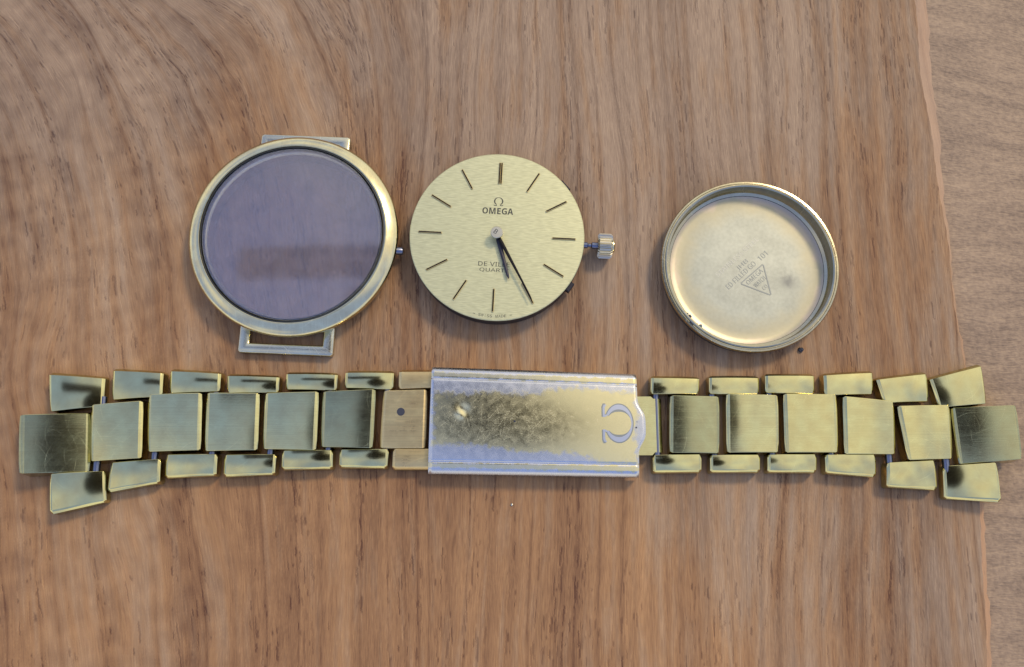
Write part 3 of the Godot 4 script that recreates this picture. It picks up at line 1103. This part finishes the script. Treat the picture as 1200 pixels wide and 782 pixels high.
func clasp_end(z: float) -> float:
	# the right edge of the clasp bulges where the thumb opens it
	return 19.3 + 1.15 * exp(-pow((z - 15.3) / 2.9, 4.0))


func clasp_edges(x: float) -> Array:
	var s := (x + 12.6) / 32.0
	return [lerpf(6.0, 7.15, s), lerpf(22.45, 23.0, s)]


func clasp_height(x: float, z: float) -> float:
	var e := clasp_edges(x)
	var w: float = e[1] - e[0]
	var t: float = (z - e[0]) / w
	var y := 4.0 - 0.35 * pow(2.0 * t - 1.0, 2)
	y -= 0.14 * pow((x - 3.0) / 16.0, 2)
	var d := minf(z - e[0], e[1] - z)
	y -= 0.16 * smoothstep(1.95, 1.7, d)                       # the rails along both sides lie a step lower
	y -= 0.18 * exp(-pow((d - 1.85) / 0.11, 2))                 # scribed line between rail and panel
	y -= 0.55 * pow(clampf(1.0 - d / 0.85, 0.0, 1.0), 1.7)      # rounded outer edges
	y += 0.11 * exp(-(pow(x + 7.8, 2) + pow(z - 13.6, 2)) / 0.28) - 0.10 * exp(-(pow(x + 7.6, 2) + pow(z - 12.6, 2)) / 0.5)  # a ding
	var dx := minf(x + 12.6, clasp_end(z) - x)
	y -= 0.22 * pow(clampf(1.0 - dx / 0.45, 0.0, 1.0), 1.6)
	return y


func make_bracelet() -> void:
	var c := thing("watch_bracelet", "worn gold link bracelet laid out flat with a plated folding clasp at its middle", "bracelet")
	var rows := {
		"U": [
			[-72.11, 6.84, -63.84, 7.39, -63.61, 11.87, -71.21, 12.88],
			[-62.47, 6.12, -54.54, 6.66, -54.40, 10.45, -62.08, 10.98],
			[-53.42, 6.19, -45.53, 6.73, -45.50, 9.66, -53.21, 9.98],
			[-44.43, 7.00, -36.41, 7.25, -36.41, 9.82, -44.17, 9.95],
			[-35.25, 6.69, -27.27, 6.86, -27.35, 9.51, -35.15, 9.35],
			[-25.94, 6.53, -18.53, 6.53, -18.61, 9.35, -25.97, 9.14],
			[-17.61, 6.32, -12.1, 6.32, -12.1, 9.02, -17.62, 9.28],
		],
		"C": [
			[-75.45, 13.70, -65.63, 13.16, -64.85, 22.01, -74.55, 22.43],
			[-65.15, 11.99, -57.15, 11.38, -56.58, 20.01, -64.38, 20.50],
			[-56.36, 10.40, -48.11, 10.13, -47.70, 18.79, -55.78, 19.04],
			[-47.33, 10.13, -39.22, 10.17, -38.99, 18.78, -46.97, 18.95],
			[-38.29, 10.17, -30.02, 9.93, -30.01, 18.78, -38.14, 18.62],
			[-29.35, 9.93, -21.19, 9.56, -21.38, 18.47, -29.28, 18.30],
			[-19.95, 9.71, -13.18, 9.56, -13.30, 18.47, -20.30, 18.47],
		],
		"L": [
			[-70.24, 22.58, -62.37, 22.07, -61.83, 26.59, -69.60, 28.49],
			[-61.32, 20.87, -53.86, 20.28, -53.75, 23.79, -61.45, 25.16],
			[-52.98, 19.63, -45.17, 19.57, -45.20, 22.67, -52.93, 23.09],
			[-44.04, 19.66, -36.20, 19.57, -36.27, 22.52, -43.97, 22.88],
			[-35.18, 19.02, -27.57, 18.92, -27.52, 21.64, -35.16, 21.83],
			[-26.38, 18.85, -18.96, 18.79, -19.18, 21.58, -26.40, 21.51],
			[-18.19, 18.72, -12.1, 18.72, -12.1, 21.68, -18.27, 21.68],
		],
		"RU": [
			[21.79, 7.32, 29.23, 7.47, 28.98, 10.09, 21.57, 10.09],
			[30.83, 7.32, 38.54, 7.32, 38.37, 10.12, 30.70, 10.09],
			[39.62, 7.00, 47.20, 7.00, 46.98, 10.09, 39.45, 9.89],
			[48.77, 6.94, 56.39, 6.50, 56.08, 10.09, 48.63, 10.27],
			[56.84, 7.67, 64.78, 6.66, 64.67, 11.19, 57.71, 11.46],
			[65.44, 7.54, 73.24, 5.46, 73.34, 11.63, 66.43, 12.12],
		],
		"RC": [
			[24.55, 10.53, 32.06, 10.72, 31.64, 19.29, 24.17, 19.14],
			[33.27, 10.27, 41.17, 10.53, 40.74, 19.14, 32.95, 19.14],
			[42.12, 10.27, 50.29, 10.40, 49.88, 19.14, 41.87, 19.14],
			[51.27, 10.67, 59.12, 11.46, 58.72, 19.39, 50.91, 19.39],
			[59.57, 12.19, 67.81, 11.99, 67.34, 20.05, 60.46, 20.32],
			[68.30, 12.35, 77.40, 12.19, 77.45, 20.22, 68.72, 20.89],
		],
		"RL": [
			[21.65, 19.70, 28.96, 19.57, 28.84, 22.22, 21.63, 22.28],
			[30.45, 19.70, 37.95, 19.63, 37.80, 22.22, 30.33, 22.22],
			[39.26, 19.63, 46.62, 19.57, 46.42, 22.28, 39.10, 22.22],
			[48.07, 19.63, 55.69, 19.63, 55.46, 22.90, 47.98, 22.34],
			[57.41, 20.87, 64.73, 20.48, 64.66, 24.85, 57.09, 24.40],
			[66.21, 21.36, 73.87, 20.87, 73.87, 26.68, 65.96, 26.10],
		],
	}
	# how each centre link happens to lean (degrees): it decides which bit of sky it mirrors
	var lean := {"C": [-12.5, 1.5, 0.5, -1.0, 0.5, 0.5, 0.0], "RC": [1.5, 2.0, 1.0, -1.0, -2.0, 12.5]}
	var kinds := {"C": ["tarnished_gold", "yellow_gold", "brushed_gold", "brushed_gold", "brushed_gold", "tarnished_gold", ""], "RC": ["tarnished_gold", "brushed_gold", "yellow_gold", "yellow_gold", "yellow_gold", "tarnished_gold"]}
	var seed_ := 100
	for key in rows:
		var i := 0
		for q in rows[key]:
			seed_ += 1
			var right: bool = key.begins_with("R")
			var wide := [0.55, 0.26]
			var thin := [0.4, 0.2]
			if key.ends_with("C"):
				var bev := {"l": wide, "r": wide, "t": [0.08, 0.05], "b": [0.08, 0.05]}
				var flat: bool = key == "C" and i == 6
				if i == 0 and not right:
					bev.l = [0.9, 0.3]
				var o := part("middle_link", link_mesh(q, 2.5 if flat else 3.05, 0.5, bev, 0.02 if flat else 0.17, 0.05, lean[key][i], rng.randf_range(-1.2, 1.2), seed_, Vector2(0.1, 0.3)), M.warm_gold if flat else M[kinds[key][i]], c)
				if flat:
					o.set_meta("label", "flat warm gold link with a dark pit beside the clasp")
					part("pit", lathe([Vector2(0.5, -0.02), Vector2(0.62, 0.025), Vector2(0.3, 0.03), Vector2(0.0, 0.02)], 24, Vector3.UP, Vector3(-17.2, 2.5, 12.95)), M.soot, o)
			else:
				var bev := {"l": thin, "r": thin, "t": [0.06, 0.04], "b": [0.06, 0.04]}
				bev["t" if key.ends_with("U") else "b"] = [0.42, 0.62] if key.ends_with("U") else [0.5, 0.4]
				var flat: bool = not right and i == 6
				var tilt := rng.randf_range(-1.5, 1.5)
				if i == 0 and not right:
					tilt -= 7.0
				if i == 5 and right:
					tilt += 8.0
				part("outer_link", link_mesh(q, 2.35 if flat else 2.75, 0.4, bev, 0.0 if flat else 0.27, 0.10, tilt, rng.randf_range(-1.0, 1.0) + (1.5 if key.ends_with("U") else -1.0), seed_, Vector2(0.12, 0.08)), M.warm_gold if flat else M.polished_gold, c)
			i += 1
	# pins through the rows, seen in the gaps
	for side in ["", "R"]:
		var cs: Array = rows[side + "C"]
		var us: Array = rows[side + "U"]
		var ls: Array = rows[side + "L"]
		for i in us.size():
			# each pin ties the end of one outer pair to the next middle link
			var x: float
			if side == "":
				if i == 0:
					continue
				x = (us[i - 1][2] + us[i - 1][4] + ls[i - 1][2] + ls[i - 1][4]) / 8.0 + (cs[i][0] + cs[i][6]) / 4.0
				pin(c, x, us[i - 1][5] - 1.4, ls[i - 1][3] + 1.4)
			else:
				x = (us[i][0] + us[i][6] + ls[i][0] + ls[i][6]) / 8.0 + ((cs[i - 1][2] + cs[i - 1][4]) / 4.0 if i > 0 else 11.6)
				pin(c, x, us[i][7] - 1.4, ls[i][1] + 1.4)
	make_clasp(c)


func pin(c: Node3D, x: float, z0: float, z1: float) -> void:
	var st := begin()
	lathe_into(st, [Vector2(0.0, z0), Vector2(0.56, z0), Vector2(0.56, z1), Vector2(0.0, z1)], 20, Vector3.BACK, Vector3(x, 1.45, 0))
	part("pin", finish(st), M.pin_steel, c)


func make_clasp(c: Node3D) -> void:
	var st := begin()
	var nx := 96
	var nz := 110
	var pt := func(i: int, j: int) -> Vector3:
		var s := i / float(nx)
		var t := j / float(nz)
		# crowd rows and columns to the edges
		s = s - 0.11 * sin(TAU * s) / 1.0
		t = t - 0.11 * sin(TAU * t) / 1.0
		var x := lerpf(-12.6, 19.3, s)
		var e := clasp_edges(x)
		var z := lerpf(e[0], e[1], t)
		x = lerpf(-12.6 + (z - 14.2) * -0.018, clasp_end(z), s)
		return Vector3(x, clasp_height(x, z), z)
	var uvof := func(v: Vector3) -> Vector2: return Vector2((v.x + 13.0) / 34.0, (v.z - 5.5) / 18.0)
	for i in nx:
		for j in nz:
			var v := [pt.call(i, j), pt.call(i + 1, j), pt.call(i + 1, j + 1), pt.call(i, j + 1)]
			quad(st, v[0], v[1], v[2], v[3], Vector3.UP, 1, [uvof.call(v[0]), uvof.call(v[1]), uvof.call(v[2]), uvof.call(v[3])])
	var mid := Vector3(3, 3, 14.5)
	for i in nx:
		for j in [0, nz]:
			var a: Vector3 = pt.call(i, j)
			var b: Vector3 = pt.call(i + 1, j)
			quad(st, a, b, Vector3(b.x, 0.5, b.z), Vector3(a.x, 0.5, a.z), Vector3(0, 0, a.z - mid.z), 2 if j == 0 else 3, [uvof.call(a), uvof.call(b), uvof.call(b), uvof.call(a)])
	for j in nz:
		for i in [0, nx]:
			var a: Vector3 = pt.call(i, j)
			var b: Vector3 = pt.call(i, j + 1)
			quad(st, a, b, Vector3(b.x, 2.7, b.z), Vector3(a.x, 2.7, a.z), Vector3(a.x - mid.x, 0, 0), 4 if i == 0 else 5, [uvof.call(a), uvof.call(b), uvof.call(b), uvof.call(a)])
	var clasp := part("clasp", finish(st), M.clasp, c, "folding clasp cover with gold worn through to steel along its edges")
	var f := Transform2D(Vector2(0, 5.75), Vector2(4.55, 0), Vector2(16.15, 14.9))
	part("emblem", emblem(f, 0.035, clasp_height, 1.1), M.emblem_steel, clasp, "engraved horseshoe emblem turned on its side")
	# dark line round the engraving
	part("emblem_outline", emblem(Transform2D(Vector2(0, 6.1), Vector2(4.9, 0), Vector2(16.15, 14.9)), 0.012, clasp_height, 1.75), M.stamp, clasp)
	for s in [[18.95, 15.55, 0.13], [0.4, 14.6, 0.16], [19.1, 14.7, 0.07]]:
		var g := part("speck", blob(s[2], int(s[0] * 10)), M.soot, clasp)
		g.position = Vector3(s[0], clasp_height(s[0], s[1]), s[1]) * S
	# the tongue of the inner blade that shows at the right end
	var bt := begin()
	var zz0 := 10.5
	var zz1 := 19.6
	var cut := func(x: float, near: bool) -> float: return (zz0 + 0.35 * smoothstep(21.6, 22.0, x)) if not near else (zz1 - 0.45 * smoothstep(21.6, 22.0, x))
	var xs := [17.0, 20.0, 21.6, 22.0, 22.6, 22.75, 23.0, 23.25]
	var yy := [2.0, 2.0, 2.0, 2.0, 1.98, 1.92, 1.75, 1.5]
	for i in 7:
		for j in 6:
			var v := []
			for q in [[i, j], [i + 1, j], [i + 1, j + 1], [i, j + 1]]:
				v.append(Vector3(xs[q[0]], yy[q[0]], lerpf(cut.call(xs[q[0]], false), cut.call(xs[q[0]], true), q[1] / 6.0)))
			quad(bt, v[0], v[1], v[2], v[3], Vector3.UP, 1 if i < 4 else 2)
		for near in [false, true]:
			var a := Vector3(xs[i], yy[i], cut.call(xs[i], near))
			var b := Vector3(xs[i + 1], yy[i + 1], cut.call(xs[i + 1], near))
			quad(bt, a, b, Vector3(b.x, 0.7, b.z), Vector3(a.x, 0.7, a.z), Vector3(0, 0, 1 if near else -1), 4)
	quad(bt, Vector3(23.25, 1.5, cut.call(23.25, false)), Vector3(23.25, 1.5, cut.call(23.25, true)), Vector3(23.25, 0.7, cut.call(23.25, true)), Vector3(23.25, 0.7, cut.call(23.25, false)), Vector3.RIGHT, 5)
	part("clasp_tongue", finish(bt), M.brushed_gold, c)


func make_crumbs() -> void:
	var o := thing("crumb", "tiny dark crumb on the wood below the case back", "crumb", Vector3(46.1, 0.2, 2.7))
	part("grain", blob(0.42, 9), M.soot, o)
	o = thing("crumb", "tiny pale crumb on the wood below the clasp", "crumb", Vector3(0.0, 0.1, 27.0))
	part("grain", blob(0.2, 10), M.silver, o)
